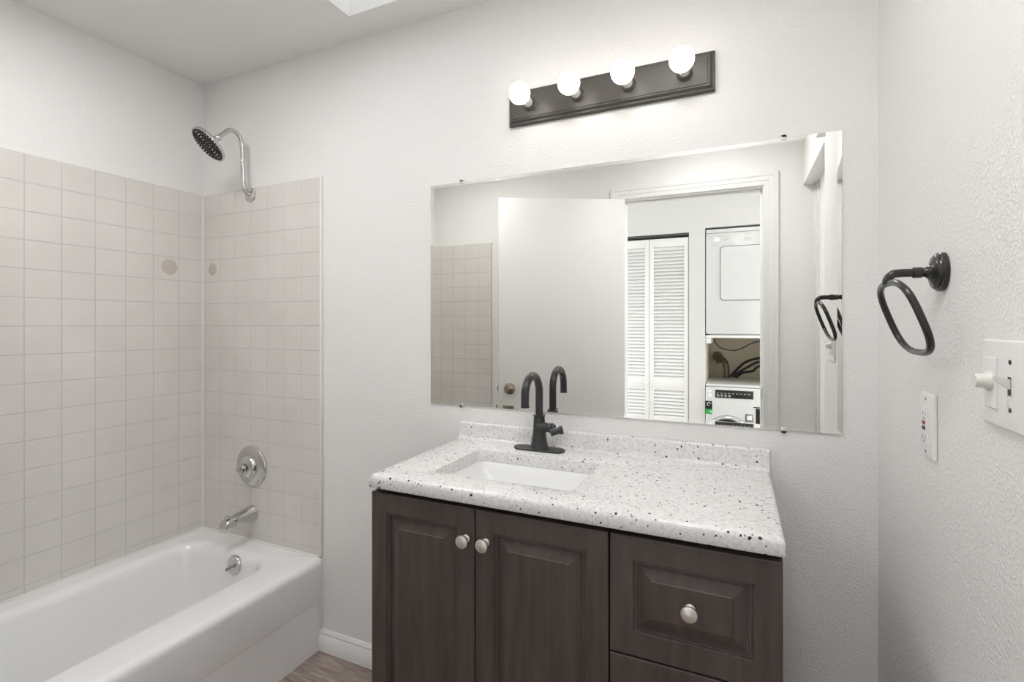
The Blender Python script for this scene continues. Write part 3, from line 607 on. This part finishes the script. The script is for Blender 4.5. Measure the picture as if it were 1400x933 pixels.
dd = part('dryer_door', MB().loft([rr_y(-0.118, 0.282, 1.481, 1.897, 0.026, dyf-0.001), rr_y(-0.118, 0.282, 1.481, 1.897, 0.026, dyf+0.010), rr_y(-0.115, 0.279, 1.484, 1.894, 0.024, dyf+0.013), rr_y(-0.08, 0.244, 1.52, 1.86, 0.02, dyf+0.0145)]), 'appliance', dr_, 30)
part('door_seal', MB().loft([rr_y(-0.1225, 0.2865, 1.4765, 1.9015, 0.029, dyf-0.001), rr_y(-0.1225, 0.2865, 1.4765, 1.9015, 0.029, dyf+0.0035)]), 'gap', dd)
part('timer_knob', MB().lathe([(0.024, 0), (0.024, 0.004), (0.019, 0.008), (0.017, 0.024), (0.014, 0.027), (0.0001, 0.027)], (-0.149, dyf-0.0005, 1.954), (0, 1, 0), 24), 'plastic', dr_)
for x0, x1, z in ((-0.100, -0.055, 1.951), (0.06, 0.085, 1.985), (0.045, 0.10, 1.958), (0.048, 0.095, 1.948), (0.040, 0.105, 1.938), (-0.06, -0.02, 1.922), (-0.19, -0.165, 1.915)): part('printed_mark', MB().box(x0, x1, dyf-0.0005, dyf+0.0004, z-0.0016, z+0.0016), 'print', dr_)

wx0, wx1, wyf = NX0+0.004, NX1-0.022, YC+0.012
wa = thing('washer', 'white front-loading washing machine at the bottom of the niche', 'washing machine', ((wx0+wx1)/2, YC-0.3, 0))
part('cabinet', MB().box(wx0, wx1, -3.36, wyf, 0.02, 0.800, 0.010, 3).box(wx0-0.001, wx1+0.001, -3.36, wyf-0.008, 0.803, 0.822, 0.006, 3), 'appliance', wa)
for x in (wx0+0.05, wx1-0.05):
    for y in (-3.31, YC-0.05): part('foot', MB().lathe([(0.02, 0), (0.02, 0.015), (0.01, 0.02), (0.01, 0.03)], (x, y, 0), (0, 0, 1), 16), 'black_plastic', wa)
cp = part('control_panel', MB().box(-0.158, 0.112, wyf-0.001, wyf+0.004, 0.718, 0.780, 0.002), 'black_plastic', wa)
for k in range(9):
    part('button', MB().box(-0.146+k*0.0275, -0.128+k*0.0275, wyf+0.0036, wyf+0.0062, 0.727, 0.745, 0.001), 'button_grey' if k < 4 else 'rubber', cp)
for k in range(9): part('printed_mark', MB().box(-0.146+k*0.0275, -0.132+k*0.0275, wyf+0.0038, wyf+0.0045, 0.752, 0.757), 'print', cp)
st = MB().box(-0.228, -0.180, wyf-0.0006, wyf+0.0006, 0.585, 0.688, 0, mi=0).box(-0.228, -0.180, wyf+0.0004, wyf+0.0009, 0.585, 0.625, 0, mi=1)
st.tube([(-0.204+0.012*math.cos(2*PI*k/20), wyf+0.0009, 0.664+0.012*math.sin(2*PI*k/20)) for k in range(17)], 0.0022, 6, mi=2)
st.box(-0.196, -0.186, wyf+0.0008, wyf+0.0012, 0.598, 0.612, 0, mi=2)
part('sticker', st, ['black_plastic', 'green', 'white_ink'], wa)
lc = (-0.065, wyf, 0.415)
wd = part('porthole_door', MB().lathe([(0.172, -0.001), (0.172, 0.010), (0.165, 0.022), (0.150, 0.030), (0.138, 0.030), (0.128, 0.018), (0.122, 0.010), (0.0001, 0.010)], lc, (0, 1, 0), 56), 'chrome', wa)
part('porthole_glass', MB().lathe([(0.121, 0.0105), (0.115, 0.020), (0.09, 0.032), (0.05, 0.040), (0.0001, 0.042)], lc, (0, 1, 0), 48), 'black_plastic', wd)
part('display', MB().box(0.056, 0.112, wyf-0.001, wyf+0.004, 0.545, 0.605, 0.002).box(0.066, 0.102, wyf+0.003, wyf+0.0048, 0.557, 0.593, 0.001, mi=1), ['steel', 'plastic'], wa)
part('badge', MB().box(0.128, 0.172, wyf-0.001, wyf+0.003, 0.515, 0.650, 0.002).box(0.112, 0.190, wyf-0.001, wyf+0.004, 0.655, 0.661, 0.001), 'black_plastic', wa)
for x in (-0.213, -0.190): pass
part('detergent_button', MB().box(-0.206, -0.184, wyf-0.001, wyf+0.003, 0.752, 0.775, 0.003).box(-0.206, -0.184, wyf-0.001, wyf+0.003, 0.712, 0.745, 0.003), 'plastic', wa)

hv = thing('water_valve', 'tarnished grey water valve and elbow on the niche back wall', 'valve', (-0.14, -3.44, 0.97))
part('valve_body', MB().lathe([(0.045, 0.0), (0.045, 0.006), (0.022, 0.010), (0.022, 0.07), (0.036, 0.075), (0.036, 0.105), (0.02, 0.11), (0.0001, 0.11)], (-0.165, -3.4495, 1.000), (0, 1, 0), 24).tube(smooth_path([(-0.165, -3.36, 0.995), (-0.13, -3.32, 0.99), (-0.095, -3.28, 0.95), (-0.085, -3.26, 0.88), (-0.085, -3.26, 0.823)], 5), 0.024, 14), 'pipe', hv)
part('handle', MB().tube([(-0.165, -3.34, 1.000), (-0.150, -3.33, 0.945)], [0.016, 0.022], 12), 'pipe', hv)
for i, (off, zz) in enumerate(((0.0, 0.0), (0.030, -0.030), (0.060, -0.065))):
    ho = part('hose', MB().tube(smooth_path([(-0.055+off*0.8, -3.24+i*0.03, 0.8235+0.011), (-0.02+off, -3.24+i*0.03, 0.88), (0.06+off, -3.22+i*0.03, 0.965+zz), (0.16, -3.20+i*0.03, 1.005+zz), (0.28, -3.21+i*0.03, 1.015+zz), (0.36, -3.22+i*0.03, 1.005+zz)], 6), 0.0105, 10), 'rubber' if i != 1 else 'black_plastic')
    ho['label'] = ('uppermost dark rubber hose arching over the washing machine top', 'middle dark rubber hose arching over the washing machine top', 'lowest dark rubber hose arching over the washing machine top')[i]
    ho['category'] = 'hose'; ho['group'] = 'hoses above the washing machine'
cd = part('power_cord', MB().tube(smooth_path([(-0.172, -2.84, 1.1795), (-0.163, -2.84, 1.150), (-0.12, -2.84, 1.105), (-0.05, -2.84, 1.085), (0.02, -2.84, 1.095), (0.10, -2.84, 1.14), (0.18, -2.84, 1.165), (0.27, -2.84, 1.177)], 6), 0.0045, 8), 'rubber')
cd['label'] = 'thin black power cord drooping below the dryer shelf'; cd['category'] = 'cord'

# unseen ceiling lamps, added to fill the hall and the bathroom with light
def added_ceiling_lamp(x, y, glow, label):
    hl = thing('added_ceiling_lamp', label, 'added fill lamp', (x, y, ZC))
    part('lamp_base', MB().lathe([(0.065, 0.0006), (0.065, 0.012), (0.055, 0.018), (0.016, 0.020), (0.016, 0.045), (0.0001, 0.045)], (x, y, ZC), (0, 0, -1), 32), 'trim', hl)
    part('diffuser', MB().lathe([(0.0001, 0.0452), (0.14, 0.047), (0.180, 0.052), (0.190, 0.062), (0.185, 0.072), (0.15, 0.088), (0.09, 0.099), (0.0001, 0.103)], (x, y, ZC), (0, 0, -1), 40), glow, hl)
added_ceiling_lamp(0.0, -1.85, 'hall_fill_lamp', 'round white bowl ceiling lamp added in the hall as fill light')
def added_flat_lamp(x, y, label):
    hl = thing('added_ceiling_lamp', label, 'added fill lamp', (x, y, ZC))
    part('lamp_base', MB().lathe([(0.205, 0.0006), (0.205, 0.014), (0.199, 0.018), (0.188, 0.018), (0.188, 0.010), (0.0001, 0.010)], (x, y, ZC), (0, 0, -1), 40), 'trim', hl)
    part('diffuser', MB().lathe([(0.187, 0.0102), (0.187, 0.017), (0.0001, 0.019)], (x, y, ZC), (0, 0, -1), 40), 'bath_fill_flat', hl)
added_flat_lamp(-1.50, -0.85, 'flat round white ceiling lamp added as fill light beside the skylight near the bathtub')
added_flat_lamp(-0.15, -0.95, 'flat round white ceiling lamp added as fill light in front of the vanity')
